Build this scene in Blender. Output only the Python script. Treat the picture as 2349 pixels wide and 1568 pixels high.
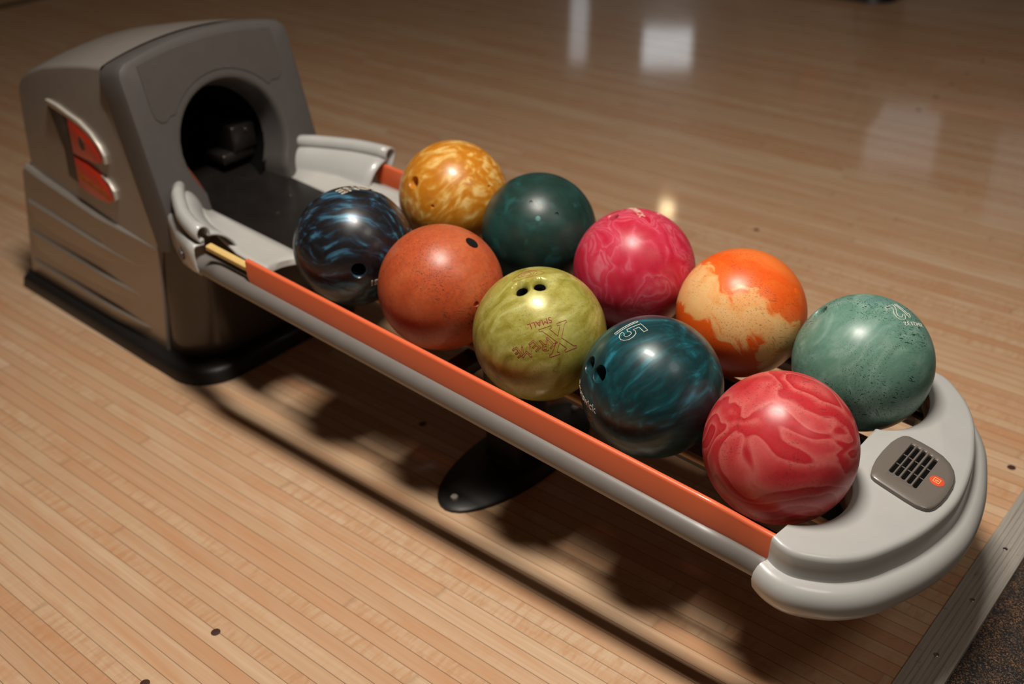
import bpy, bmesh, math, random
from mathutils import Vector, Matrix
random.seed(7)
for o in list(bpy.data.objects):
    bpy.data.objects.remove(o)
scene = bpy.context.scene
COL = scene.collection
PI = math.pi

# ------------------------------------------------------------------ camera
CAM_R = ((0.7673226642514827, 0.640575201519731, -0.029653669654231274),
         (0.3101616475507644, -0.41121118430229875, -0.8571494118841219),
         (-0.561262577867616, 0.6485127393526335, -0.5142135213923701))
CAM_C = Vector((0.1719464854511222, -1.1850377647470922, 1.3096334638495388))
cd = bpy.data.cameras.new('camera')
cam = bpy.data.objects.new('camera', cd)
COL.objects.link(cam)
rx, dn, fw = (Vector(v) for v in CAM_R)
m3 = Matrix((rx, -dn, -fw)).transposed()
cam.matrix_world = Matrix.Translation(CAM_C) @ m3.to_4x4()
cd.sensor_width = 36.0
cd.lens = 38.596
cd.clip_start = 0.05
cd.clip_end = 60
cd.dof.use_dof = True
cd.dof.focus_distance = fw.dot(Vector((-0.56, -0.06, 0.44)) - CAM_C)
cd.dof.aperture_fstop = 2.6
scene.camera = cam

# ------------------------------------------------------------------ world, lamps, exposure
scene.view_settings.view_transform = 'Standard'
scene.view_settings.look = 'None'
scene.view_settings.gamma = 1.0
scene.view_settings.exposure = -0.22
w = bpy.data.worlds.new('world')
scene.world = w
w.use_nodes = True
w.node_tree.nodes['Background'].inputs[0].default_value = (1.0, 0.66, 0.42, 1)
w.node_tree.nodes['Background'].inputs[1].default_value = 0.03


def lamp(name, loc, aim, power, size, color, shape='DISK', size_y=None, spread=180):
    l = bpy.data.lights.new(name, 'AREA')
    l.energy = power
    l.shape = shape
    l.size = size
    if size_y:
        l.size_y = size_y
    l.color = color
    l.spread = math.radians(spread)
    o = bpy.data.objects.new(name, l)
    COL.objects.link(o)
    o.location = loc
    o.rotation_euler = (Vector(aim) - Vector(loc)).to_track_quat('-Z', 'Y').to_euler()
    return o


lamp('downlight', (-0.66, -0.24, 2.75), (-0.66, -0.1, 0), 84, 0.62, (1.0, 0.92, 0.82), 'RECTANGLE', 0.24)
lamp('downlight', (1.3, 0.1, 2.8), (-0.2, 0.1, 0), 11, 0.8, (1.0, 0.90, 0.78))
# ceiling fittings over the lanes: they show only as reflections in the floor
lamp('ceiling_panel', (-7.82, 11.48, 3.0), (-6.5, 9.3, 0), 2.6, 0.66, (0.9, 0.96, 1.0), 'RECTANGLE', 0.62, 120)
lamp('ceiling_panel', (-9.48, 11.7, 3.0), (-8, 9.5, 0), 0.9, 0.25, (0.9, 0.95, 1.0), 'RECTANGLE', 1.2, 120)
lamp('ceiling_panel', (-3.9, 10.0, 3.0), (-3.2, 8, 0), 0.9, 0.72, (0.95, 0.97, 1.0), 'RECTANGLE', 0.9, 120)
lamp('ceiling_panel', (-2.45, 9.6, 3.0), (-2, 8, 0), 0.7, 0.7, (0.95, 0.97, 1.0), 'RECTANGLE', 1.2, 120)
lamp('spot_lamp', (-4.92, 7.0, 3.0), (-3.2, 4.2, 0), 0.5, 0.14, (1.0, 0.75, 0.42), 'DISK', None, 100)


# ------------------------------------------------------------------ helpers
def tag(o, label=None, cat=None, group=None, kind=None):
    if label: o['label'] = label
    if cat: o['category'] = cat
    if group: o['group'] = group
    if kind: o['kind'] = kind
    return o


def link_mesh(name, me, mat, parent=None, smooth=35, loc=None):
    if mat is not None:
        me.materials.clear()
        me.materials.append(mat)
    o = bpy.data.objects.new(name, me)
    COL.objects.link(o)
    if smooth is not None:
        for p in me.polygons:
            p.use_smooth = True
        me.set_sharp_from_angle(angle=math.radians(smooth))
    if parent is not None:
        o.parent = parent
    return o


ORIGIN = Vector((0, 0, 0))     # base point of the thing being built; vertices are given in world space


def world_of(o):
    v = Vector((0, 0, 0))
    while o is not None:
        v = v + Vector(o.location)
        o = o.parent
    return v


def part(name, verts, faces, mat, parent=None, smooth=35, bevel=0, segs=3, fix=True):
    off = world_of(parent)
    bm = bmesh.new()
    vs = [bm.verts.new(Vector(v) - off) for v in verts]
    for f in faces:
        try:
            bm.faces.new([vs[i] for i in f])
        except ValueError:
            pass
    if fix:
        bmesh.ops.recalc_face_normals(bm, faces=bm.faces)
    if bevel:
        es = [e for e in bm.edges if len(e.link_faces) == 2 and e.calc_face_angle(0) > math.radians(30)]
        bmesh.ops.bevel(bm, geom=es, offset=bevel, segments=segs, profile=0.5, affect='EDGES', clamp_overlap=True)
    me = bpy.data.meshes.new(name)
    bm.to_mesh(me)
    bm.free()
    return link_mesh(name, me, mat, parent, smooth)


def merge(*vfs):
    V, F = [], []
    for v, f in vfs:
        b = len(V)
        V += list(v)
        F += [tuple(i + b for i in q) for q in f]
    return V, F


def loft(rings, closed=True, cap0=False, cap1=False):
    """rings: lists of points of equal length -> verts, faces"""
    n = len(rings[0])
    V = [p for r in rings for p in r]
    F = []
    for a in range(len(rings) - 1):
        for i in range(n if closed else n - 1):
            j = (i + 1) % n
            F.append((a * n + i, a * n + j, (a + 1) * n + j, (a + 1) * n + i))
    if cap0: F.append(tuple(range(n - 1, -1, -1)))
    if cap1: F.append(tuple((len(rings) - 1) * n + i for i in range(n)))
    return V, F


def tube(path, r, k=12, closed=False, caps=True):
    P = [Vector(p) for p in path]
    rings = []
    n = len(P)
    up = Vector((0, 0, 1))
    for i, p in enumerate(P):
        a = P[(i - 1) % n] if (closed or i > 0) else p
        b = P[(i + 1) % n] if (closed or i < n - 1) else p
        d = (b - a).normalized()
        u = up if abs(d.dot(up)) < 0.95 else Vector((1, 0, 0))
        s = d.cross(u).normalized()
        t = s.cross(d).normalized()
        rings.append([p + r * (math.cos(2 * PI * q / k) * s + math.sin(2 * PI * q / k) * t) for q in range(k)])
    if closed:
        rings.append(rings[0])
    return loft(rings, True, caps and not closed, caps and not closed)


def prism(poly, z0, z1):
    n = len(poly)
    return loft([[(x, y, z0) for x, y in poly], [(x, y, z1) for x, y in poly]], True, True, True)


# the rack runs along x and falls gently towards its end; N is the height over the plane of the ball centres
SL = -0.07311888
def RK(x, y, n):
    return Vector((x, y, 0.4 + SL * (x + 0.7) + n))


# ------------------------------------------------------------------ materials
class NT:
    def __init__(s, name):
        s.m = bpy.data.materials.new(name)
        s.m.use_nodes = True
        s.t = s.m.node_tree
        s.b = s.t.nodes['Principled BSDF']

    def n(s, typ, **kw):
        nd = s.t.nodes.new(typ)
        for k, v in kw.items():
            setattr(nd, k, v)
        return nd

    def l(s, a, b):
        s.t.links.new(a, b)

    def setin(s, nd, i, v):
        if isinstance(v, bpy.types.NodeSocket):
            s.l(v, nd.inputs[i])
        else:
            nd.inputs[i].default_value = v

    def math(s, op, a, b=None, c=None, clamp=False):
        nd = s.n('ShaderNodeMath', operation=op, use_clamp=clamp)
        s.setin(nd, 0, a)
        if b is not None: s.setin(nd, 1, b)
        if c is not None: s.setin(nd, 2, c)
        return nd.outputs[0]

    def vmath(s, op, a, b):
        nd = s.n('ShaderNodeVectorMath', operation=op)
        s.setin(nd, 0, a)
        s.setin(nd, 1, b)
        return nd.outputs[0]

    def mapping(s, vec, rot=(0, 0, 0), scale=(1, 1, 1), loc=(0, 0, 0)):
        nd = s.n('ShaderNodeMapping')
        s.l(vec, nd.inputs[0])
        nd.inputs['Location'].default_value = loc
        nd.inputs['Rotation'].default_value = rot
        nd.inputs['Scale'].default_value = scale
        return nd.outputs[0]

    def noise(s, vec, scale, detail=3, rough=0.5, dist=0.0):
        nd = s.n('ShaderNodeTexNoise')
        s.l(vec, nd.inputs['Vector'])
        nd.inputs['Scale'].default_value = scale
        nd.inputs['Detail'].default_value = detail
        nd.inputs['Roughness'].default_value = rough
        nd.inputs['Distortion'].default_value = dist
        return nd

    def ramp(s, fac, stops, interp='LINEAR'):
        nd = s.n('ShaderNodeValToRGB')
        nd.color_ramp.interpolation = interp
        el = nd.color_ramp.elements
        while len(el) < len(stops):
            el.new(0.5)
        for e, (p, c) in zip(el, stops):
            e.position = p
            e.color = (*c, 1) if len(c) == 3 else c
        s.l(fac, nd.inputs[0])
        return nd.outputs[0]

    def mix(s, fac, a, b, blend='MIX'):
        nd = s.n('ShaderNodeMix', data_type='RGBA', blend_type=blend)
        s.setin(nd, 0, fac)
        s.setin(nd, 6, (*a, 1) if isinstance(a, tuple) and len(a) == 3 else a)
        s.setin(nd, 7, (*b, 1) if isinstance(b, tuple) and len(b) == 3 else b)
        return nd.outputs[2]

    def bump(s, h, strength, dist=0.001):
        nd = s.n('ShaderNodeBump')
        nd.inputs['Strength'].default_value = strength
        nd.inputs['Distance'].default_value = dist
        s.l(h, nd.inputs['Height'])
        s.l(nd.outputs[0], s.b.inputs['Normal'])


def srgb(r, g, b):
    f = lambda c: (c / 255) / 12.92 if c <= 10 else (((c / 255) + 0.055) / 1.055) ** 2.4
    return (f(r), f(g), f(b))


def plain(name, col, rough=0.4, metal=0.0, coat=0.0, coat_r=0.1, speck=0.06, scale=60, bump=0.0, spec=0.5):
    t = NT(name)
    tc = t.n('ShaderNodeTexCoord')
    nz = t.noise(tc.outputs['Object'], scale, 4, 0.6)
    c = t.ramp(nz.outputs[0], [(0.3, tuple(x * (1 - speck) for x in col)), (0.7, tuple(min(1, x * (1 + speck)) for x in col))])
    t.l(c, t.b.inputs['Base Color'])
    t.b.inputs['Roughness'].default_value = rough
    t.b.inputs['Metallic'].default_value = metal
    t.b.inputs['Coat Weight'].default_value = coat
    t.b.inputs['Coat Roughness'].default_value = coat_r
    t.b.inputs['Specular IOR Level'].default_value = spec
    if bump:
        t.bump(t.noise(tc.outputs['Object'], 900, 2).outputs[0], bump, 0.0004)
    return t.m


M = {}
M['white'] = plain('white_plastic', srgb(184, 184, 181), 0.34, 0, 0.35, 0.06, 0.02, 25)
M['tray_white'] = plain('tray_white_plastic', srgb(190, 189, 184), 0.4, 0, 0.15, 0.15, 0.03, 25)
M['grey'] = plain('dark_grey_shell', srgb(82, 78, 76), 0.42, 0, 0.12, 0.2, 0.04, 40, 0.08)
M['grey_panel'] = plain('dark_grey_decal', srgb(77, 72, 69), 0.5, 0, 0.05, 0.3, 0.05, 40, 0.05)
M['shell'] = plain('brown_grey_shell', srgb(158, 151, 144), 0.3, 0.25, 0.5, 0.12, 0.03, 30)
M['skirt'] = plain('skirt_grey', srgb(72, 66, 62), 0.25, 0, 0.3, 0.15, 0.04, 30)
M['black'] = plain('black_rubber', srgb(30, 28, 27), 0.45, 0, 0.0, 0.1, 0.1, 50)
M['black_gloss'] = plain('black_ramp', srgb(30, 27, 25), 0.3, 0, 0.2, 0.2, 0.25, 12)
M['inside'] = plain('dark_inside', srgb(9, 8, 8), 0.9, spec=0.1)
M['orange'] = plain('orange_plastic', srgb(232, 108, 66), 0.4, 0, 0.6, 0.05, 0.03, 30)
M['pipe'] = plain('grey_steel_tube', srgb(118, 113, 109), 0.42, 0.0, 0.1, 0.25, 0.04, 40)
M['yellow'] = plain('yellow_strip', srgb(226, 192, 120), 0.5, 0, 0, 0.1, 0.06, 80)
M['grille'] = plain('grille_grey', srgb(112, 105, 98), 0.42, 0, 0.25, 0.08, 0.05, 900, 0.15)
M['rail'] = plain('tan_rail', srgb(165, 130, 92), 0.5)
M['steel'] = plain('bright_steel', srgb(190, 186, 180), 0.25, 1.0)
M['chrome'] = plain('chrome_edge', srgb(196, 190, 180), 0.42, 0.3)
M['logo_red'] = plain('logo_red', srgb(226, 60, 34), 0.32, 0, 0.4, 0.1, 0.04, 30)
M['badge'] = plain('badge_red', srgb(222, 84, 54), 0.45, 0, 0, 0.1, 0.03, 200)
M['cream'] = plain('cream_print', srgb(238, 205, 140), 0.5)
M['yellow_print'] = plain('yellow_print', srgb(205, 130, 40), 0.5)
M['ink_white'] = plain('white_ink', srgb(236, 228, 215), 0.5)
M['ink_cream'] = plain('cream_ink', srgb(228, 214, 190), 0.5)
M['ink_red'] = plain('red_ink', srgb(146, 36, 48), 0.5)
M['ink_gold'] = plain('gold_ink', srgb(205, 140, 70), 0.5)
M['plug'] = plain('black_plug', srgb(24, 23, 24), 0.35)
M['dot_teal'] = plain('teal_dot', srgb(80, 132, 130), 0.4)
M['dot_orange'] = plain('orange_dot', srgb(250, 110, 20), 0.4)
M['dot_dark'] = plain('dark_dot', srgb(70, 44, 36), 0.5)
M['wood_reflection'] = plain('wood_reflection_tint', srgb(150, 74, 44), 0.5)  # reflected floor wood, painted as a rust colour
M['foul'] = plain('dark_line', srgb(40, 28, 20), 0.3)


def floor_material():
    t = NT('maple_strip_floor')
    geo = t.n('ShaderNodeNewGeometry')
    sep = t.n('ShaderNodeSeparateXYZ')
    t.l(geo.outputs['Position'], sep.inputs[0])
    x, y = sep.outputs[0], sep.outputs[1]
    W = 0.0277
    ys = t.math('DIVIDE', y, W)
    row = t.math('FLOOR', ys)
    fr = t.math('SUBTRACT', ys, row)
    wr = t.n('ShaderNodeTexWhiteNoise', noise_dimensions='1D')
    t.l(row, wr.inputs['W'])
    xs = t.math('ADD', t.math('DIVIDE', x, 2.1), t.math('MULTIPLY', wr.outputs[0], 7.3))
    seg = t.math('FLOOR', xs)
    cmb = t.n('ShaderNodeCombineXYZ')
    t.l(row, cmb.inputs[0]); t.l(seg, cmb.inputs[1])
    wn = t.n('ShaderNodeTexWhiteNoise', noise_dimensions='2D')
    t.l(cmb.outputs[0], wn.inputs['Vector'])
    tone = wn.outputs[0]
    wsep = t.n('ShaderNodeSeparateColor')
    t.l(wn.outputs[1], wsep.inputs[0])
    base = t.ramp(tone, [(0.0, srgb(206, 168, 134)), (0.3, srgb(214, 181, 147)), (0.6, srgb(220, 190, 158)), (0.85, srgb(211, 172, 138)), (1.0, srgb(204, 160, 124))])
    # long grain, shifted per board
    off = t.n('ShaderNodeCombineXYZ')
    t.l(t.math('MULTIPLY', tone, 40.0), off.inputs[0]); t.l(t.math('MULTIPLY', wsep.outputs[1], 9.0), off.inputs[2])
    pos = t.vmath('ADD', geo.outputs['Position'], off.outputs[0])
    g1 = t.noise(t.mapping(pos, scale=(3.0, 130, 1)), 1.0, 5, 0.6, 0.4)
    g2 = t.noise(t.mapping(pos, scale=(5.0, 26, 1)), 1.0, 3, 0.5, 0.6)
    g3 = t.noise(t.mapping(pos, rot=(0, 0, 0.5), scale=(95, 22, 1)), 1.0, 3, 0.55, 0.5)      # cross figure of curly maple
    c = t.mix(t.ramp(g1.outputs[0], [(0.35, (0, 0, 0)), (0.75, (0.35, 0.35, 0.35))]), base, srgb(178, 124, 78))
    c = t.mix(t.ramp(g2.outputs[0], [(0.45, (0, 0, 0)), (0.8, (0.75, 0.75, 0.75))]), c, srgb(204, 148, 106))
    fig = t.math('MULTIPLY', t.ramp(g3.outputs[0], [(0.42, (0, 0, 0)), (0.68, (1, 1, 1))]), t.ramp(wsep.outputs[2], [(0.4, (0, 0, 0)), (0.85, (0.6, 0.6, 0.6))]))
    c = t.mix(fig, c, srgb(194, 142, 102))
    # seams
    d = t.math('MINIMUM', fr, t.math('SUBTRACT', 1.0, fr))
    seam = t.ramp(d, [(0.0, (0.72, 0.72, 0.72)), (0.018, (0.55, 0.55, 0.55)), (0.038, (0, 0, 0))])
    fx = t.math('SUBTRACT', xs, seg)
    dx = t.math('MINIMUM', fx, t.math('SUBTRACT', 1.0, fx))
    sx = t.ramp(dx, [(0.0, (0.22, 0.22, 0.22)), (0.0005, (0, 0, 0))])
    c = t.mix(t.math('MAXIMUM', seam, sx), c, srgb(92, 72, 54))
    t.l(c, t.b.inputs['Base Color'])
    rn = t.noise(geo.outputs['Position'], 9, 3)
    t.l(t.ramp(rn.outputs[0], [(0.3, (0.30, 0.30, 0.30)), (0.7, (0.40, 0.40, 0.40))]), t.b.inputs['Roughness'])
    t.b.inputs['Coat Weight'].default_value = 0.55
    t.b.inputs['Coat Roughness'].default_value = 0.07
    t.b.inputs['Specular IOR Level'].default_value = 0.3
    return t.m


def carpet_material():
    t = NT('speckled_carpet')
    geo = t.n('ShaderNodeNewGeometry')
    n1 = t.noise(geo.outputs['Position'], 420, 2, 0.7)
    n2 = t.noise(geo.outputs['Position'], 22, 3)
    n3 = t.noise(geo.outputs['Position'], 330, 2, 0.7)
    c = t.ramp(n1.outputs[0], [(0.44, srgb(44, 41, 40)), (0.54, srgb(70, 63, 57)), (0.60, srgb(150, 112, 84))])
    c2 = t.ramp(n3.outputs[0], [(0.42, srgb(42, 41, 43)), (0.56, srgb(66, 62, 60)), (0.64, srgb(136, 104, 82))])
    c = t.mix(t.ramp(n2.outputs[0], [(0.42, (0, 0, 0)), (0.56, (1, 1, 1))]), c, c2)
    t.l(c, t.b.inputs['Base Color'])
    t.b.inputs['Roughness'].default_value = 0.95
    t.b.inputs['Specular IOR Level'].default_value = 0.1
    t.bump(n1.outputs[0], 1.0, 0.004)
    return t.m


def trim_material():
    t = NT('brushed_aluminium')
    geo = t.n('ShaderNodeNewGeometry')
    n1 = t.noise(t.mapping(geo.outputs['Position'], scale=(260, 6, 1)), 1.0, 4, 0.6)
    n2 = t.noise(geo.outputs['Position'], 60, 5, 0.7)
    c = t.ramp(n1.outputs[0], [(0.3, srgb(176, 169, 160)), (0.7, srgb(204, 198, 189))])
    c = t.mix(t.ramp(n2.outputs[0], [(0.62, (0, 0, 0)), (0.75, (0.7, 0.7, 0.7))]), c, srgb(110, 100, 92))
    t.l(c, t.b.inputs['Base Color'])
    t.b.inputs['Metallic'].default_value = 0.35
    t.b.inputs['Roughness'].default_value = 0.45
    return t.m


M['floor'] = floor_material()
M['carpet'] = carpet_material()
M['trim'] = trim_material()


def ball_material(name, stops, along=(1, 0), scale=(6, 26), warp=0.15, wscale=7, detail=3, nrough=0.5, scratch=0.5, rough=0.28, coat=0.0,
                  coat_r=0.12, metal=0.0, extra=None, fine=0.12, seed=0.0, scr_col=(0.05, 0.025, 0.02), grad=None, spec=0.5):
    """Poured-resin pattern: noise drawn out along one direction, bent by a second noise and read through a colour ramp.
    along: drawing direction as (right, down) seen from the front of the rack."""
    t = NT(name)
    tc = t.n('ShaderNodeTexCoord')
    obj = tc.outputs['Object']
    p = t.mapping(obj, loc=(seed, seed * 0.7, -seed * 1.3))
    wn = t.noise(p, wscale, 2, 0.45)
    off = t.vmath('MULTIPLY', t.vmath('SUBTRACT', wn.outputs[1], (0.5, 0.5, 0.5)), (warp, warp, warp))
    q = t.vmath('ADD', p, off)
    A = Vector((0.767, 0.641, -0.03)) * along[0] + Vector((0.31, -0.411, -0.857)) * along[1]
    A.normalize()
    B = A.orthogonal().normalized()
    Cc = A.cross(B)
    cmb = t.n('ShaderNodeCombineXYZ')
    for i, (ax, sc) in enumerate(((A, scale[0]), (B, scale[1]), (Cc, scale[1]))):
        nd = t.n('ShaderNodeVectorMath', operation='DOT_PRODUCT')
        t.l(q, nd.inputs[0])
        nd.inputs[1].default_value = tuple(ax * sc)
        t.l(nd.outputs['Value'], cmb.inputs[i])
    f = t.noise(cmb.outputs[0], 1.0, detail, nrough, 0.25).outputs[0]
    if grad:
        gdir, gw, jag = grad
        D = Vector((0.767, 0.641, -0.03)) * gdir[0] + Vector((0.31, -0.411, -0.857)) * gdir[1]
        D.normalize()
        nd = t.n('ShaderNodeVectorMath', operation='DOT_PRODUCT')
        t.l(t.vmath('ADD', obj, t.vmath('MULTIPLY', off, (gw, gw, gw))), nd.inputs[0])
        nd.inputs[1].default_value = tuple(D * (0.5 / 0.1084))
        f = t.math('ADD', t.math('ADD', nd.outputs['Value'], 0.5), t.math('MULTIPLY', t.math('SUBTRACT', f, 0.5), jag))
    c = t.ramp(f, stops)
    if extra:
        for (esc, lo, hi, amount, col) in extra:
            e = t.noise(p, esc, 3, 0.5, 0.6)
            c = t.mix(t.ramp(e.outputs[0], [(lo, (0, 0, 0)), (hi, (amount,) * 3)]), c, col)
    fn = t.noise(obj, 150, 3, 0.7)
    c = t.mix(t.ramp(fn.outputs[0], [(0.38, (fine,) * 3), (0.6, (0, 0, 0))]), c, (0.06, 0.04, 0.03))
    if scratch > 0:
        tot = None
        for k_, (rot, sc) in enumerate((((0.4, 0.2, 0.7), (36, 520, 520)), ((1.2, 0.9, -0.6), (42, 500, 500)), ((-0.7, 1.5, 0.3), (34, 540, 540)), ((0.9, -0.8, 1.9), (38, 560, 560)))):
            s1 = t.noise(t.mapping(obj, rot=rot, loc=(seed, 3 + k_, 5)), 1.0, 0, 0.4)
            mp = s1.inputs['Vector'].links[0].from_node
            mp2 = t.n('ShaderNodeVectorMath', operation='MULTIPLY')
            t.l(mp.outputs[0], mp2.inputs[0])
            mp2.inputs[1].default_value = sc
            t.l(mp2.outputs[0], s1.inputs['Vector'])
            k = t.ramp(s1.outputs[0], [(0.74, (0, 0, 0)), (0.775, (1, 1, 1))])
            tot = k if tot is None else t.math('MAXIMUM', tot, k)
        msk = t.noise(p, 13, 2)
        k = t.math('MULTIPLY', tot, t.ramp(msk.outputs[0], [(0.38, (0, 0, 0)), (0.58, (scratch,) * 3)]))
        c = t.mix(k, c, scr_col)
    t.l(c, t.b.inputs['Base Color'])
    rr = t.noise(p, 45, 4, 0.7)
    t.l(t.ramp(rr.outputs[0], [(0.3, (rough - 0.03,) * 3), (0.7, (rough + 0.05,) * 3)]), t.b.inputs['Roughness'])
    t.b.inputs['Metallic'].default_value = metal
    t.b.inputs['Coat Weight'].default_value = coat
    t.b.inputs['Coat Roughness'].default_value = coat_r
    t.b.inputs['Specular IOR Level'].default_value = spec
    return t.m


BM = {}
BM['blue'] = ball_material('pearl_black_blue', [(0.0, srgb(20, 21, 25)), (0.47, srgb(26, 27, 32)), (0.56, srgb(34, 52, 68)), (0.63, srgb(56, 104, 130)), (0.76, srgb(88, 148, 168)), (1.0, srgb(100, 160, 180))],
                           along=(1, 0.12), scale=(11, 78), warp=0.075, wscale=8, scratch=0.0, rough=0.33, coat=0.15, spec=0.6, metal=0.15, seed=1.3, detail=4)
BM['rust'] = ball_material('worn_rust_orange', [(0.2, srgb(178, 70, 34)), (0.5, srgb(194, 86, 46)), (0.8, srgb(206, 110, 68))],
                           along=(0.6, -0.5), scale=(12, 26), warp=0.1, scratch=0.85, rough=0.38, fine=0.22, seed=2.1, extra=[(9, 0.5, 0.75, 0.45, srgb(188, 104, 64))])
BM['lime'] = ball_material('pearl_lime', [(0.2, srgb(128, 118, 34)), (0.40, srgb(160, 150, 60)), (0.52, srgb(176, 168, 82)), (0.66, srgb(194, 190, 112)), (0.85, srgb(214, 210, 150))],
                           along=(0.8, -0.45), scale=(13, 44), warp=0.16, wscale=8, scratch=0.35, rough=0.34, coat=0.1, metal=0.1, seed=3.7, detail=4, extra=[(7, 0.5, 0.75, 0.5, srgb(140, 142, 60))])
BM['teal'] = ball_material('pearl_dark_teal', [(0.0, srgb(8, 36, 40)), (0.45, srgb(14, 56, 62)), (0.6, srgb(20, 78, 86)), (0.72, srgb(40, 122, 140)), (1.0, srgb(80, 165, 180))],
                           along=(0.83, -0.55), scale=(8, 60), warp=0.09, wscale=7, scratch=0.15, rough=0.33, coat=0.1, spec=0.5, metal=0.12, seed=4.9, detail=4)
BM['red'] = ball_material('swirl_red', [(0.20, srgb(176, 24, 38)), (0.34, srgb(192, 42, 50)), (0.42, srgb(206, 72, 74)), (0.465, srgb(216, 102, 98)), (0.482, srgb(190, 38, 48)), (0.53, srgb(198, 50, 56)), (0.565, srgb(212, 90, 88)), (0.585, srgb(218, 108, 102)), (0.602, srgb(188, 36, 46)), (0.66, srgb(204, 66, 68)), (0.70, srgb(216, 100, 96)), (0.72, srgb(186, 34, 44)), (0.85, srgb(200, 56, 60))],
                          along=(0.97, 0.22), scale=(3.6, 15), warp=0.15, wscale=6.5, detail=2.0, nrough=0.4, scratch=0.55, rough=0.34, seed=3.3)
BM['amber'] = ball_material('marbled_amber', [(0.0, srgb(186, 108, 16)), (0.44, srgb(202, 126, 26)), (0.53, srgb(214, 148, 54)), (0.63, srgb(236, 192, 112)), (1.0, srgb(246, 216, 160))],
                            along=(0.9, -0.4), scale=(22, 80), warp=0.09, wscale=8, scratch=0.2, rough=0.34, coat=0.1, seed=6.2, detail=3)
BM['green'] = ball_material('worn_dark_green', [(0.2, srgb(18, 46, 42)), (0.5, srgb(26, 58, 53)), (0.8, srgb(34, 78, 74))],
                            along=(0.7, 0.4), scale=(18, 24), warp=0.1, scratch=0.0, rough=0.37, seed=7.7, extra=[(30, 0.58, 0.72, 0.55, srgb(40, 98, 98))])
BM['pink'] = ball_material('swirl_pink', [(0.25, srgb(190, 22, 50)), (0.38, srgb(200, 38, 66)), (0.445, srgb(207, 56, 82)), (0.485, srgb(216, 90, 110)), (0.505, srgb(203, 46, 73)), (0.555, srgb(209, 64, 88)), (0.592, srgb(219, 102, 120)), (0.615, srgb(205, 50, 76)), (0.68, srgb(215, 90, 110)), (0.75, srgb(196, 30, 58))],
                           along=(0.35, 0.95), scale=(8, 24), warp=0.17, wscale=9, detail=3.0, nrough=0.45, scratch=0.4, rough=0.36, seed=8.1)
BM['orange'] = ball_material('cream_and_orange', [(0.0, srgb(236, 92, 20)), (0.23, srgb(234, 94, 22)), (0.29, srgb(238, 176, 108)), (0.45, srgb(240, 190, 128)), (0.56, srgb(240, 168, 98)), (0.60, srgb(236, 110, 38)), (0.78, srgb(236, 92, 26)), (1.0, srgb(238, 120, 52))],
                             along=(0.5, 0.7), scale=(16, 46), warp=0.16, wscale=11, detail=3, scratch=0.5, fine=0.03, rough=0.36, seed=9.45, grad=((0.59, -0.81), 0.9, 0.42))
BM['mint'] = ball_material('worn_mint', [(0.2, srgb(88, 132, 114)), (0.5, srgb(106, 146, 130)), (0.66, srgb(128, 162, 148)), (1.0, srgb(178, 200, 188))],
                           along=(0.7, -0.7), scale=(13, 60), warp=0.14, wscale=7, scratch=1.0, rough=0.37, seed=10.6, detail=4, scr_col=srgb(20, 38, 34), extra=[(8, 0.5, 0.72, 0.5, srgb(88, 132, 132))])

# ------------------------------------------------------------------ the setting
fl = part('floor', [(-9.0, -4, 0), (-0.155, -4, 0), (-0.155, 9, 0), (-9.0, 9, 0)], [(0, 1, 2, 3)], M['floor'], smooth=None)
tag(fl, kind='structure')
cv = part('floor_carpet', [(-0.10, -4, -0.004), (3.2, -4, -0.004), (3.2, 9, -0.004), (-0.10, 9, -0.004)], [(0, 1, 2, 3)], M['carpet'], smooth=None)
tag(cv, kind='structure')
def disc(c, n, r, th, k=20):
    """a thin round plate at c, facing n"""
    n = Vector(n).normalized()
    u = n.orthogonal().normalized()
    v = n.cross(u)
    ring = lambda rr, h: [Vector(c) + n * h + rr * (math.cos(2 * PI * i / k) * u + math.sin(2 * PI * i / k) * v) for i in range(k)]
    return loft([ring(r, -th), ring(r, th * 0.6), ring(r * 0.8, th)], True, True, True)


# ribbed aluminium edging: ridges run along y
prof = [(-0.158, -0.003), (-0.158, 0.0030), (-0.1565, 0.0048), (-0.1500, 0.0056)]
for i in range(5):
    a = -0.1445 + i * 0.0085
    prof += [(a - 0.0012, 0.0058), (a - 0.0005, 0.0036), (a + 0.0005, 0.0036), (a + 0.0012, 0.0058)]
prof += [(-0.1000, 0.0052), (-0.0965, 0.003), (-0.0955, -0.006)]
tr = part('trim_1', *loft([[(x, -4, z) for x, z in prof], [(x, 9, z) for x, z in prof]], False), M['trim'], smooth=25)
tag(tr, kind='structure')
for y in (0.135, 0.285, 0.44):
    part('screw', *disc((-0.127, y, 0.0056), (0, 0, 1), 0.0042, 0.0012), M['steel'], tr)
fo = part('trim_2', [(-5.42, -4, 0.0012), (-5.345, -4, 0.0012), (-5.345, 9, 0.0012), (-5.42, 9, 0.0012)], [(0, 1, 2, 3)], M['foul'], smooth=None)
tag(fo, kind='structure')


# dowels let into the approach
DOTS = [(-1.055, -0.529, 'alone on the lit floor in the lower left'), (-1.054, -0.664, 'cut by the bottom edge of the photo'),
        (-1.194, 0.102, 'in the shade left of the black foot plate'), (-1.104, 1.333, 'on the floor behind the pink ball'),
        (-0.198, 0.684, 'right of the white end cap'), (-1.132, 2.516, 'nearest of the far row of five'), (-1.137, 2.683, 'second of the far row of five'),
        (-1.145, 2.852, 'middle of the far row of five'), (-1.146, 3.009, 'fourth of the far row of five'), (-1.154, 3.191, 'farthest of the far row of five')]
for x, y, where in DOTS:
    o = part('approach_dot', *disc((x, y, 0.0), (0, 0, 1), 0.0078, 0.0008), M['dot_dark'])
    tag(o, 'small dark round floor dot ' + where, 'floor dot', 'dark dots in the wooden approach')

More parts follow.
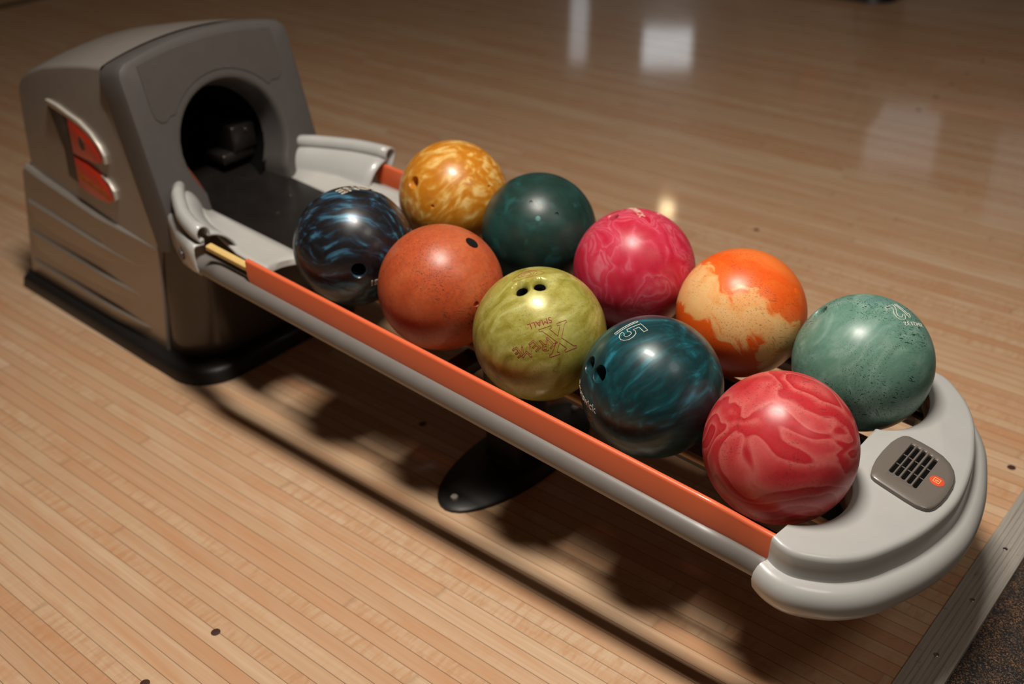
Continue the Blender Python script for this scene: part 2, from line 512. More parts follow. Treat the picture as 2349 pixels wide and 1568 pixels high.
# ------------------------------------------------------------------ ball return
YC = 0.139
MIR = lambda y: 2 * YC - y


def ball_return(full=True):
    root = bpy.data.objects.new('ball_return', None)
    COL.objects.link(root)
    root.location = (-2.05, YC, 0)
    root.empty_display_size = 0.1
    tag(root, 'grey ball return with orange rails and white end cap, holding ten bowling balls', 'ball return')
    NEAR0, NEAR1 = -0.075, -0.045                       # side wall at the front and at the back
    def ynear(x):
        return NEAR0 + (NEAR1 - NEAR0) * (-1.8 - x) / 0.62

    # --- plinth
    def plan(grow, xf, xb, rf):
        pts = []
        yb = NEAR1 - grow; yf = NEAR0 - grow
        pts.append((xb + 0.02, yb)); 
        k = 10
        cx, cy = xf - rf, yf + rf
        for i in range(k + 1):
            a = -PI / 2 + (PI / 2) * i / k
            pts.append((cx + rf * math.cos(a), cy + rf * math.sin(a)))
        pts += [(x, MIR(y)) for x, y in reversed(pts[1:])]
        pts.append((xb + 0.02, MIR(yb)))
        pts.append((xb, MIR(yb + 0.02)))
        pts.append((xb, yb + 0.02))
        return pts
    r0 = plan(0.040, -1.648, -2.475, 0.10)
    r1 = plan(0.036, -1.652, -2.471, 0.10)
    r2 = plan(0.026, -1.662, -2.461, 0.095)
    r3 = plan(0.004, -1.684, -2.44, 0.09)
    pl = part('plinth', *loft([[(x, y, 0.0) for x, y in r0], [(x, y, 0.026) for x, y in r1], [(x, y, 0.036) for x, y in r2], [(x, y, 0.034) for x, y in r3]], True, True, True), M['black'], root, 50)

    # --- skirt under the front panel
    sk = plan(-0.006, -1.70, -2.0, 0.10)
    sk2 = plan(-0.006, -1.705, -2.0, 0.10)
    part('front_skirt', *loft([[(x, y, 0.03) for x, y in sk], [(x, y, 0.34) for x, y in sk2]], True, True, True), M['skirt'], root, 40)

    # --- upper shell: side profile swept across, crowned on top
    profile = [(-1.765, 0.33, 0), (-1.83, 0.05, 0), (-2.38, 0.05, 0), (-2.30, 0.36, 0), (-2.285, 0.45, 0), (-2.262, 0.545, 0), (-2.252, 0.566, 0.2), (-2.232, 0.586, 0.6), (-2.19, 0.608, 0.9),
               (-2.11, 0.634, 1), (-2.0, 0.657, 1), (-1.92, 0.671, 1), (-1.850, 0.680, 1)]
    K = 24
    rings = []
    for i in range(K + 1):
        tt = i / K
        e = 0.5 - 0.5 * math.cos(PI * tt) if 0 else tt
        ring = []
        for (x, z, wgt) in profile:
            ya = ynear(x); y = ya + (MIR(ya) - ya) * e
            cz = z + wgt * 0.030 * (1 - (2 * e - 1) ** 2)
            if wgt > 0 and i in (0, K):
                cz -= 0.008 * wgt
            ring.append((x, y, cz))
        rings.append(ring)
    # one more row just inside each side so the roof edge is rounded
    def near_row(e, dz):
        out = []
        for (x, z, wgt) in profile:
            ya = ynear(x); y = ya + (MIR(ya) - ya) * e
            out.append((x, y, z + wgt * (0.030 * (1 - (2 * e - 1) ** 2) - dz)))
        return out
    rings = [rings[0], near_row(0.004, 0.0035), near_row(0.013, 0.001)] + rings[1:-1] + [near_row(0.987, 0.001), near_row(0.996, 0.0035), rings[-1]]
    part('hood_shell', *loft(rings, False, True, True), M['shell'], root, 32)

    # --- lower side panels with their ledge and three tapering ribs
    for sgn in (1, -1):
        def side(x, d):
            y = ynear(x) - d
            return y if sgn == 1 else MIR(y)
        poly = [(-2.445, 0.03), (-1.822, 0.03), (-1.771, 0.302), (-2.0, 0.322), (-2.25, 0.352), (-2.318, 0.362), (-2.335, 0.345)]
        fade = lambda x: max(0.04, min(1.0, (-1.77 - x) / 0.25))
        a = [(x, side(x, -0.006), z) for x, z in poly]
        b = [(x, side(x, 0.008 * fade(x)), z) for x, z in poly]
        inn = [(x + (0.004 if x < -2.3 else 0), side(x, 0.014 * fade(x)), z - (0.007 * fade(x) if z > 0.2 else -0.002)) for x, z in poly]
        vf = [loft([a, b, inn], True, True, True)]
        for zl, zr in ((0.268, 0.236), (0.178, 0.156), (0.088, 0.076)):
            nseg = 14
            rr = []
            for i in range(nseg + 1):
                u = i / nseg
                x = -2.40 + (zl - 0.088) * 0.35 + (0.54 - (zl - 0.088) * 0.25) * u
                z = zl + (zr - zl) * u
                s = 0.0105 * (1 - u) ** 0.5 + 0.0006
                o_ = 0.0135 * fade(x) - 0.001
                rr.append([(x, side(x, o_ - 0.001), z + s * 0.5), (x, side(x, o_ + s * 0.5), z - s * 0.3), (x, side(x, o_ + s * 0.42), z - s * 1.5), (x, side(x, o_ - 0.001), z - s * 6.0)])
            vf.append(loft(rr, True, True, True))
        part('lower_side_panel', *merge(*vf), M['shell'], root, 30)

    # --- front panel: a thick slab with the ball opening, leaning back
    X0, Z0 = -1.72, 0.43
    tilt = math.atan(0.25)
    up = Vector((-math.sin(tilt), 0, math.cos(tilt)))
    nr = Vector((math.cos(tilt), 0, math.sin(tilt)))
    def FP(y, h, d=0.0):
        return Vector((X0, y, Z0)) + up * h + nr * d
    HB = -0.115
    cy, ch, R = YC, 0.059, 0.139
    def outline(inset=0.0):
        pts = []
        yl, yr = -0.078 + inset, 0.356 - inset
        hb = HB + inset
        def top(y): return 0.270 + 0.030 * (1 - ((y - YC) / 0.217) ** 2) - inset
        corner = 0.02 - inset * 0.4
        pts.append((yl, hb))
        for i in range(1, 9): pts.append((yl, hb + (top(yl) - corner - hb) * i / 8))
        pts.append((yl + corner * 0.3, top(yl) - corner * 0.3))
        for i in range(25):
            y = yl + corner + (yr - yl - 2 * corner) * i / 24
            pts.append((y, top(y)))
        pts.append((yr - corner * 0.3, top(yr) - corner * 0.3))
        for i in range(9): pts.append((yr, top(yr) - corner - (top(yr) - corner - hb) * i / 8))
        for i in range(1, 12): pts.append((yr + (yl - yr) * i / 12, hb))
        return pts
    o0, o1, o2 = outline(0.0), outline(0.006), outline(0.018)
    angs = [math.atan2(h - ch, y - cy) for y, h in o2]
    def hole(r):
        out = []
        for a in angs:
            c_, s_ = math.cos(a), math.sin(a)
            q = r
            if s_ < -0.60:
                q = min(r * 0.80 / max(1e-6, abs(c_)), (ch - HB - 0.022) / abs(s_))
            out.append((cy + q * c_, ch + q * s_))
        return out
    circ = hole
    rg = [[FP(y, h, -0.07) for y, h in circ(0.120)], [FP(y, h, -0.016) for y, h in circ(0.128)], [FP(y, h, -0.005) for y, h in circ(0.131)], [FP(y, h, -0.0005) for y, h in circ(0.136)], [FP(y, h, 0) for y, h in circ(R + 0.002)],
          [FP(y, h, 0) for y, h in o2], [FP(y, h, -0.004) for y, h in o1], [FP(y, h, -0.016) for y, h in o0], [FP(y, h, -0.072) for y, h in o0]]
    fp = part('front_panel', *loft(rg, True), M['grey'], root, 38)
    # decal field above the opening
    pan = [(-0.031, 0.262 - 0.004)]
    for i in range(13):
        y = -0.031 + 0.337 * i / 12
        pan.append((y, 0.250 + 0.028 * (1 - ((y - YC) / 0.217) ** 2)))
    pan = pan[1:]
    pan += [(0.306, 0.20), (0.302, 0.166), (0.294, 0.158), (0.282, 0.155), (0.272, 0.158)]
    for i in range(15):
        a = math.radians(37 + (143 - 37) * i / 14)
        pan.append((cy + 0.152 * math.cos(a), ch + 0.152 * math.sin(a)))
    pan += [(0.006, 0.150), (-0.006, 0.142), (-0.018, 0.143), (-0.028, 0.153), (-0.031, 0.168)]
    part('decal_panel', *loft([[FP(y, h, -0.001) for y, h in pan], [FP(y, h, 0.0016) for y, h in pan]], True, False, True), M['grey_panel'], root, 30)

    # --- dark tunnel behind the opening, with the lift block inside
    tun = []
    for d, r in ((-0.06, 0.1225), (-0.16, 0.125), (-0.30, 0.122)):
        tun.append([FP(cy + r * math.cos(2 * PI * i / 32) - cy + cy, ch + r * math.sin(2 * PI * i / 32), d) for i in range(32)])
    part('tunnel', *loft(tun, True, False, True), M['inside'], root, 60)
    bx = []
    for (x, y, z, hx, hy, hz) in ((-1.875, 0.222, 0.452, 0.055, 0.033, 0.030), (-1.86, 0.205, 0.412, 0.035, 0.045, 0.012)):
        V = [(x + sx * hx, y + sy * hy, z + sz * hz) for sx in (-1, 1) for sy in (-1, 1) for sz in (-1, 1)]
        F = [(0, 1, 3, 2), (4, 6, 7, 5), (0, 4, 5, 1), (2, 3, 7, 6), (0, 2, 6, 4), (1, 5, 7, 3)]
        bx.append((V, F))
    lb = part('lift_block', *merge(*bx), M['black_gloss'], root, 30, 0.006)
    part('bolt', *disc((-1.819, 0.226, 0.470), (1, 0, 0.1), 0.004, 0.003), M['steel'], lb)

    part('wood_reflection_plate', *loft([[(x, y, z) for y, z in ((0.066, 0.370), (0.052, 0.41), (0.036, 0.450), (0.041, 0.452), (0.060, 0.414), (0.078, 0.374))] for x in (-1.98, -1.79)], True, True, True), M['wood_reflection'], root, 40)  # added plate; its rust colour stands in for wood reflected in the opening

    # --- emblem on both sides: a stem and two red lobes with bright rims
    for sgn in (1, -1):
        def side(x, d):
            y = ynear(x) - d
            return y if sgn == 1 else MIR(y)
        def slab(poly, d0, d1, name, mat, parent, bev=0.0015):
            return part(name, *loft([[(x, side(x, d0), z) for x, z in poly], [(x, side(x, d1), z) for x, z in poly]], True, True, True), mat, parent, 30, bev, 2)
        em = slab([(-2.127, 0.548), (-2.033, 0.538), (-2.05, 0.45), (-2.058, 0.376), (-2.105, 0.386), (-2.095, 0.45)], -0.003, 0.003, 'emblem', M['grey_panel'], root)
        upo = [(-2.037, 0.538), (-1.989, 0.531), (-1.953, 0.517), (-1.931, 0.499), (-1.920, 0.482), (-1.922, 0.468), (-1.938, 0.457), (-1.956, 0.454), (-2.004, 0.453), (-2.047, 0.454)]
        loo = [(-2.048, 0.447), (-1.99, 0.441), (-1.937, 0.427), (-1.916, 0.416), (-1.907, 0.399), (-1.910, 0.384), (-1.921, 0.373), (-1.94, 0.366), (-1.979, 0.365), (-2.058, 0.372)]
        u_ = slab(upo, -0.003, 0.007, 'emblem_lobe', M['logo_red'], em)
        l_ = slab(loo, -0.003, 0.007, 'emblem_lobe', M['logo_red'], em)
        slab([(-2.12, 0.562), (-2.073, 0.558), (-2.031, 0.549), (-1.986, 0.541), (-1.944, 0.523), (-1.915, 0.502), (-1.903, 0.482), (-1.904, 0.463), (-1.915, 0.462), (-1.913, 0.480), (-1.926, 0.498), (-1.952, 0.514), (-1.989, 0.530), (-2.035, 0.539), (-2.118, 0.551)],
             -0.003, 0.008, 'emblem_rim', M['chrome'], em, 0.001)
        slab([(-1.935, 0.432), (-1.908, 0.420), (-1.894, 0.404), (-1.895, 0.384), (-1.905, 0.378), (-1.903, 0.398), (-1.914, 0.416), (-1.935, 0.428)], -0.003, 0.008, 'emblem_rim', M['chrome'], em, 0.001)
        slab([(-2.002, 0.50), (-1.992, 0.507), (-1.982, 0.494), (-1.986, 0.476), (-1.999, 0.473), (-2.006, 0.485)], 0.006, 0.0078, 'emblem_mark', M['grey_panel'], em, 0)
        if sgn == 1:
            flat_text('emblem_text', 'Brunswick', 0.036, M['yellow_print'], em,
                      lambda u, v, w_: Vector((-2.046 + u, side(-2.046 + u, 0.0074 + w_), 0.396 + v - 0.17 * u)), 0.118)

    # --- feed tray: black middle, white flanks, two swept guides
    tr_ = []
    for x, dn_ in ((-1.90, 0.0), (-1.70, 0.0), (-1.55, -0.001), (-1.44, -0.003), (-1.40, -0.010)):
        tr_.append([RK(x, 0.028, -0.100 + dn_), RK(x, 0.09, -0.1035 + dn_), RK(x, 0.188, -0.1035 + dn_), RK(x, 0.250, -0.100 + dn_), RK(x, 0.250, -0.125), RK(x, 0.028, -0.125)])
    rp = part('feed_ramp', *loft(tr_, True, True, True), M['black_gloss'], root, 40)
    for p in ((-1.600, 0.117), (-1.642, 0.188)):
        part('screw', *disc(RK(p[0], p[1], -0.1025), (0.07, 0, 1), 0.0045, 0.0012, 12), M['steel'], rp)
    for sgn in (1, -1):
        Yf = lambda d: YC - sgn * d                     # d: distance from the centre line
        # flank of the tray
        rows = []
        for x, d1, edge in ((-1.74, 0.112, 0), (-1.66, 0.155, 0), (-1.58, 0.185, 0), (-1.50, 0.205, 0), (-1.44, 0.208, 0.2), (-1.418, 0.206, 1)):
            row = []
            for i in range(7):
                u = i / 6
                d = 0.109 + (d1 - 0.109) * u
                n = -0.100 + 0.012 * u * u
                row.append(RK(x + 0.018 * math.sin(PI * u) * edge * -1, Yf(d), n - 0.0))
            rows.append(row)
        rows.append([p + Vector((0.006, 0, -0.004)) for p in rows[-1]])
        rows.append([p + Vector((0.001, 0, -0.012)) for p in rows[-1]])
        rows.append([p + Vector((-0.02, 0, -0.002)) for p in rows[-1]])
        fk = part('tray_flank', *loft(rows, False), M['tray_white'], root, 50)
        sm = fk.modifiers.new('thickness', 'SOLIDIFY'); sm.thickness = 0.004; sm.offset = -1
        # guide: sections swept along the flaring path
        path = [(-1.735, 0.158), (-1.70, 0.186), (-1.665, 0.207), (-1.62, 0.231), (-1.585, 0.243), (-1.558, 0.250), (-1.530, 0.253)]
        crease = [0.107, 0.132, 0.151, 0.166, 0.172, 0.176, 0.178]
        outer = [0.200, 0.216, 0.232, 0.254, 0.267, 0.2755, 0.2800] if sgn == 1 else [0.200, 0.214, 0.226, 0.243, 0.2535, 0.2600, 0.2640]
        lip = [-0.080, -0.076, -0.073, -0.067, -0.061, -0.058, -0.057] if sgn == 1 else [-0.080, -0.078, -0.077, -0.075, -0.074, -0.073, -0.073]
        low = [-0.160, -0.158, -0.152, -0.142, -0.131, -0.124, -0.120] if sgn == 1 else [-0.160, -0.160, -0.158, -0.153, -0.146, -0.140, -0.136]
        secs = []
        for (x, d), cdn, do, nl, nb in zip(path, crease, outer, lip, low):
            top = -0.037
            s = [(cdn - 0.004, -0.099), (cdn + 0.004, -0.092)]
            dd = d - 0.012
            for i in range(1, 8):
                u = i / 7
                s.append((cdn + 0.004 + (dd - cdn - 0.004) * u ** 1.25, -0.092 + (top - 0.010 + 0.092) * (1 - (1 - u) ** 1.7)))
            for i in range(9):
                a = PI * 1.12 - i * (PI * 1.2) / 8
                s.append((d + 0.0145 * math.cos(a), top - 0.0025 + 0.0145 * math.sin(a)))
            s += [(d + 0.0085, top - 0.018), (d + 0.001, nl + 0.006), (d + 0.001, nl - 0.004), (do - 0.006, nl - 0.001), (do - 0.001, nl - 0.005), (do + 0.001, nl - 0.016), (do, nb + 0.018), (do - 0.004, nb + 0.006), (do - 0.010, nb)]
            secs.append([RK(x + 0.012 * (1 if n > -0.06 else 0) * 0, Yf(dv), n) for dv, n in s])
        gd = part('feed_guide', *loft(secs, False), M['white'], root, 40)
        sm = gd.modifiers.new('thickness', 'SOLIDIFY'); sm.thickness = 0.0042; sm.offset = 0
        # small dark slot on the outside of the guide
        c = RK(-1.592, Yf(0.2640), -0.098) if sgn == 1 else RK(-1.600, Yf(0.2500), -0.106)
        so = [c + Vector((dx, -sgn * (0.0080 + dx * 0.36), dz)) for dx, dz in ((-0.011, 0.009), (-0.008, 0.011), (0.008, 0.009), (0.011, 0.006), (0.011, -0.008), (0.008, -0.010), (-0.008, -0.008), (-0.011, -0.005))]
        si = [p + Vector((0, sgn * 0.012, 0)) for p in so]
        part('slot_plug', *loft([si, so], True, True, True), M['grey'], gd, 40, 0.001, 2)
        # rails of this side ------------------------------------------------
        yr, yp, pn, fn0, fn1, fx = (Yf(0.2756), Yf(0.2770), -0.0860, -0.074, -0.0225, -0.298) if sgn == 1 else (Yf(0.2378), Yf(0.2390), -0.1234, -0.112, -0.0580, -0.283)
        def bend(x, left=True):                       # near rail draws in where it meets the guide and the cap
            if sgn != 1: return 0.0
            t_ = max((x + 0.40) / 0.10, (-1.44 - x) / 0.085 if left else 0.0, 0.0)
            t_ = min(1.0, t_)
            return 0.0195 * t_ * t_ * (3 - 2 * t_)
        fx = -0.284
        tx = [-1.545 + 0.012 * i for i in range(10)] + [-1.3, -1.0, -0.6] + [-0.41 + 0.0126 * i for i in range(11)]
        part('rail_tube', *tube([RK(x, yp + bend(x), pn - bend(x)) for x in tx], 0.0195, 32), M['pipe'], root, 50)
        def fence(x0, x1, n0, n1, half, mat, name, notch):
            sec = lambda x, lo: [RK(x, yr + bend(x, False) + a, b - bend(x, False) * 1.12) for a, b in ((-half, lo), (-half, n1 - 0.0042), (-half + 0.0010, n1 - 0.0018), (-half + 0.0032, n1), (half - 0.0032, n1), (half - 0.0010, n1 - 0.0018), (half, n1 - 0.0042), (half, lo))]
            xs = [x0, x0 + 0.004, x0 + 0.012, x0 + 0.03] if notch else [x0, x0 + 0.03]
            lo = [n0 + 0.016, n0 + 0.008, n0 + 0.002, n0] if notch else [n0, n0]
            xs += [-1.1, -0.7, -0.41, -0.39, -0.37, -0.35, -0.33, -0.31, x1]; lo += [n0] * 9
            return part(name, *loft([sec(x, l) for x, l in zip(xs, lo)], True, True, True), mat, root, 40)
        fence(-1.366 if sgn == 1 else -1.56, -0.2975 if sgn == 1 else fx, fn0, fn1, 0.0054, M['orange'], 'bumper_strip', True)
        if sgn == 1:
            part('inner_strip', *loft([[RK(x, yr + sgn * dy, n) for dy, n in ((-0.003, -0.048), (-0.003, -0.041), (-0.001, -0.039), (0.010, -0.038), (0.011, -0.041), (0.011, -0.048))] for x in (-1.488, -1.43, -1.34)], True, True, True), M['yellow'], root, 40)
    # middle channel that carries the inner side of both rows
    part('middle_channel', *loft([[RK(x, y, n) for y, n in ((0.026, -0.112), (0.036, -0.116), (MIR(0.036), -0.116), (MIR(0.026), -0.112), (MIR(0.028), -0.130), (0.028, -0.130))] for x in (-1.43, -1.0, -0.6, -0.275)], True, True, True), M['black'], root, 30)
    for y in (0.028, MIR(0.028)):
        part('support_rail', *tube([RK(x, y, -0.1155) for x in (-1.425, -1.0, -0.6, -0.272)], 0.0058, 14), M['rail'], root, 60)
    for y in (-0.064, MIR(-0.064)):
        part('support_rail', *tube([RK(x, y, -0.0968) for x in (-1.40, -1.0, -0.6, -0.27)], 0.006, 12), M['black'], root, 60)
    # --- post and foot plate
    ov = lambda a, b, k=40: [(-0.968 + a * math.cos(2 * PI * i / k), YC + b * math.sin(2 * PI * i / k)) for i in range(k)]
    fpnt = part('foot_plate', *loft([[(x, y, 0) for x, y in ov(0.088, 0.213)], [(x, y, 0.006) for x, y in ov(0.088, 0.213)], [(x, y, 0.010) for x, y in ov(0.083, 0.207)], [(x, y, 0.014) for x, y in ov(0.060, 0.10)]], True, True, True), M['black'], root, 40)
    for y in (-0.047, MIR(-0.047)):
        part('bolt', *disc((-0.968, y, 0.0135), (0, 0, 1), 0.0075, 0.0045, 6), M['chrome'], fpnt, 20)
    def sq(a, b, z, k=32, p=4.0):
        out = []
        for i in range(k):
            t_ = 2 * PI * i / k
            c_, s_ = math.cos(t_), math.sin(t_)
            q = (abs(c_) ** p + abs(s_) ** p) ** (-1 / p)
            out.append((-0.968 + a * q * c_, YC + b * q * s_, z))
        return out
    part('post', *loft([sq(0.060, 0.062, 0.010), sq(0.052, 0.054, 0.016), sq(0.050, 0.052, 0.03), sq(0.050, 0.052, 0.28)], True, True, True), M['black'], root, 40)
    part('cross_beam', *loft([[RK(-0.968 + dx, y, n) for dx, n in ((-0.02, -0.128), (0.02, -0.128), (0.02, -0.150), (-0.02, -0.150))] for y in (-0.066, 0.02, 0.26, MIR(-0.066))], True, True, True), M['black'], root, 40, 0.002)

    # --- white end cap
    outerp = [(-0.302, -0.1245), (-0.286, -0.1290), (-0.264, -0.1255), (-0.232, -0.1030), (-0.211, -0.0800), (-0.193, -0.0510), (-0.178, -0.0140), (-0.163, 0.0320), (-0.152, 0.0860)]
    outerp += [(-0.1475, YC)] + [(x, MIR(y)) for x, y in reversed(outerp)]
    def catmull(P, k=4):
        out = []
        for i in range(len(P) - 1):
            p0, p1, p2, p3 = P[max(i - 1, 0)], P[i], P[i + 1], P[min(i + 2, len(P) - 1)]
            for j in range(k):
                t_ = j / k
                out.append(tuple(0.5 * (2 * b + (c - a) * t_ + (2 * a - 5 * b + 4 * c - d) * t_ ** 2 + (3 * b - a - 3 * c + d) * t_ ** 3) for a, b, c, d in zip(p0, p1, p2, p3)))
        return out + [P[-1]]
    OP = catmull(outerp)
    inner = []
    SR, SX = 0.1068, -0.363
    a1 = math.acos((-0.299 - SX) / SR)
    CT = lambda x: -0.045 - 0.15 * (x + 0.29)
    for cyy in (MIR(0.0), 0.0):
        for i in range(25):
            a = a1 - 2 * a1 * i / 24
            inner.append((SX + SR * math.cos(a), cyy + SR * math.sin(a)))
    loop = [(p, True) for p in OP] + [(p, False) for p in inner]
    pts = [Vector((p[0], p[1])) for p, _ in loop]
    L = len(pts)
    nrm = []
    no = len(OP)
    for i in range(L):
        out_ = loop[i][1]
        a = pts[i - 1] if (loop[i - 1][1] == out_) else pts[i]
        b = pts[(i + 1) % L] if (loop[(i + 1) % L][1] == out_) else pts[i]
        d = (b - a).normalized()
        nrm.append(Vector((d.y, -d.x)))
    prof_o = [(-0.009, -0.0180), (-0.0045, -0.0188), (-0.0015, -0.0212), (0.0, -0.026), (0.0012, -0.040), (0.0016, -0.052), (0.003, -0.0565), (0.012, -0.0575), (0.020, -0.0615), (0.0262, -0.070), (0.0285, -0.081), (0.0265, -0.094), (0.021, -0.104), (0.013, -0.110), (-0.004, -0.112)]
    prof_i = [(-0.005, -0.0180), (-0.0028, -0.0185), (-0.0008, -0.0200), (0.0, -0.024), (0.0, -0.034), (0.0, -0.044), (0.0, -0.050), (0.0, -0.056), (0.0, -0.062), (0, -0.070), (0, -0.078), (0, -0.086), (0, -0.092), (0, -0.098), (0, -0.104)]
    rings = []
    for j in range(len(prof_o)):
        ring = []
        for i in range(L):
            d, n = prof_o[j] if loop[i][1] else prof_i[j]
            q = pts[i] + nrm[i] * d
            ring.append(RK(q.x, q.y, CT(q.x) + n + 0.018))
        rings.append(ring)
    cap = part('end_cap', *loft(rings, True, True, True), M['white'], root, 38)
    # grille plate on the cap
    G = [(-0.2588, 0.0879), (-0.2631, 0.102), (-0.2659, 0.1199), (-0.267, 0.1455), (-0.266, 0.1741), (-0.263, 0.1905), (-0.2595, 0.2017), (-0.2572, 0.2051), (-0.2514, 0.209), (-0.2338, 0.2112), (-0.2153, 0.2113), (-0.1978, 0.2086), (-0.1839, 0.2012), (-0.1733, 0.1903), (-0.1665, 0.1772), (-0.1625, 0.1587), (-0.1609, 0.1329), (-0.162, 0.112), (-0.1645, 0.0971), (-0.1684, 0.0878), (-0.1726, 0.0832), (-0.1784, 0.0807), (-0.1862, 0.0785), (-0.2036, 0.0784), (-0.2217, 0.0794), (-0.24, 0.0804), (-0.2495, 0.0814), (-0.2552, 0.0835)]
    gc = Vector((-0.213, 0.145))
    CK = lambda x, y, n: RK(x, y, CT(x) + 0.018 + n)
    def gr(f, n):
        return [CK(gc.x + (x - gc.x) * f, gc.y + (y - gc.y) * f, n) for x, y in G]
    slots = []
    for i, (x, ya, yb) in enumerate(((-0.2386, 0.1137, 0.1906), (-0.2298, 0.1142, 0.1906), (-0.2204, 0.1139, 0.1913), (-0.2108, 0.1128, 0.1899), (-0.2014, 0.1110, 0.1877))):
        slots.append((x, ya - 0.002, yb + 0.003))
    def bm_from(vf):
        bm = bmesh.new()
        vs = [bm.verts.new(v) for v in vf[0]]
        for f in vf[1]: bm.faces.new([vs[i] for i in f])
        bmesh.ops.recalc_face_normals(bm, faces=bm.faces)
        return bm
    def capsule(x, ya, yb, r, k=8):
        out = []
        for i in range(k + 1):
            a = PI + PI * i / k
            out.append((x + r * math.cos(a), ya + r + r * math.sin(a)))
        for i in range(k + 1):
            a = PI * i / k
            out.append((x + r * math.cos(a), yb - r + r * math.sin(a)))
        return out
    body = loft([gr(0.99, -0.0195), gr(1.0, -0.0150), gr(0.99, -0.0118), gr(0.955, -0.0100), gr(0.80, -0.0094)], True, True, True)
    cut = merge(*[loft([[CK(x_, y_, -0.016) for x_, y_ in capsule(x, ya, yb, 0.0030)], [CK(x_, y_, -0.0112) for x_, y_ in capsule(x, ya, yb, 0.0030)], [CK(x_, y_, -0.006) for x_, y_ in capsule(x, ya - 0.009, yb + 0.009, 0.0046)]], True, True, True) for x, ya, yb in slots])
    gme = boolean_cut(body, cut, None)
    off = world_of(cap)
    gme.transform(Matrix.Translation(-off))
    gl = link_mesh('vent_grille', gme, M['grille'], cap, 35)
    gl['label'] = 'grey plastic vent grille with five slots'
    wells = merge(*[loft([[CK(x_, y_, -0.0165) for x_, y_ in capsule(x, ya + 0.001, yb - 0.001, 0.0029)], [CK(x_, y_, -0.0138) for x_, y_ in capsule(x, ya + 0.001, yb - 0.001, 0.0029)]], True, True, True) for x, ya, yb in slots])
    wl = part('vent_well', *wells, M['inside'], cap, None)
    bars = []
    for yb_ in (0.139, 0.165):
        V, F = tube([CK(-0.2420, yb_, -0.0128), CK(-0.198, yb_ - 0.002, -0.0128)], 0.0009, 6)
        part('vent_bar', V, F, M['grille'], cap, 60)
    part('badge', *disc(CK(-0.1826, 0.1461, -0.0096), (0.22, 0, 1), 0.0108, 0.0009, 32), M['badge'], cap)
    # the little framed letter on the badge
    bx_, by_ = Vector((0.0098, -0.0039)), Vector((0.0005, 0.0098))
    c0 = Vector((-0.1828, 0.1461))
    e1 = Vector((0.0, 1.0)); e2 = Vector((-1.0, 0.0))
    fr_out, fr_in = 0.0052, 0.0043
    def sqr(s, n): return [CK(c0.x + e1.x * a * s + e2.x * b * s * 0.92, c0.y + e1.y * a * s + e2.y * b * s * 0.92, n) for a, b in ((-1, -1), (1, -1), (1, 1), (-1, 1))]
    part('badge_frame', *loft([sqr(fr_in, -0.0090), sqr(fr_in, -0.0083), sqr(fr_out, -0.0083), sqr(fr_out, -0.0090)], True), M['cream'], cap, None)
    flat_text('badge_letter', 'B', 0.0068, M['cream'], cap, lambda u, v, w_: CK(c0.x + e1.x * (u - 0.0022) + e2.x * (v - 0.0024), c0.y + e1.y * (u - 0.0022) + e2.y * (v - 0.0024), -0.0085 + w_), None)
    return root


def boolean_cut(body, cutter, mats):
    def mk(vf, nm):
        bm = bmesh.new()
        vs = [bm.verts.new(v) for v in vf[0]]
        for f in vf[1]: bm.faces.new([vs[i] for i in f])
        bmesh.ops.recalc_face_normals(bm, faces=bm.faces)
        me = bpy.data.meshes.new(nm)
        bm.to_mesh(me); bm.free()
        return me
    a = body if isinstance(body, bpy.types.Mesh) else mk(body, 'a')
    b = cutter if isinstance(cutter, bpy.types.Mesh) else mk(cutter, 'b')
    oa = bpy.data.objects.new('a', a); ob = bpy.data.objects.new('b', b)
    COL.objects.link(oa); COL.objects.link(ob)
    md = oa.modifiers.new('cut', 'BOOLEAN')
    md.operation = 'DIFFERENCE'; md.object = ob; md.solver = 'EXACT'
    dg = bpy.context.evaluated_depsgraph_get()
    dg.update()
    me = bpy.data.meshes.new_from_object(oa.evaluated_get(dg))
    bpy.data.objects.remove(oa); bpy.data.objects.remove(ob)
    return me


def text_mesh(body, size, outline, width=None):
    cu = bpy.data.curves.new('t', 'FONT')
    cu.body = body
    cu.size = size
    cu.resolution_u = 6
    if outline:
        cu.fill_mode = 'NONE'
        cu.bevel_depth = outline
        cu.bevel_resolution = 1
    else:
        cu.extrude = 0.00012
    o = bpy.data.objects.new('t', cu)
    COL.objects.link(o)
    dg = bpy.context.evaluated_depsgraph_get()
    dg.update()
    me = bpy.data.meshes.new_from_object(o.evaluated_get(dg))
    bpy.data.objects.remove(o)
    if width:
        xs = [v.co.x for v in me.vertices]
        f = width / max(1e-6, max(xs) - min(xs))
        if outline:
            pass
        for v in me.vertices: v.co.x *= f
    return me


def flat_text(name, body, size, mat, parent, fn, width):
    me = text_mesh(body, size, 0, width)
    off = world_of(parent)
    for v in me.vertices:
        v.co = fn(v.co.x, v.co.y, v.co.z) - off
    return link_mesh(name, me, mat, parent, None)


main_return = ball_return()
kids = lambda o: list(o.children)


def copy_tree(o, parent=None):
    c = o.copy()
    COL.objects.link(c)
    if parent is not None:
        c.parent = parent
    for ch in kids(o):
        copy_tree(ch, c)
    return c


far_return = copy_tree(main_return)
far_return.location = main_return.location + Vector((-0.15, 3.88, 0))
far_return['label'] = 'ball return standing far behind, its black plinth just showing at the top edge'
for r_ in (main_return, far_return):
    r_['group'] = 'ball returns on the approach'

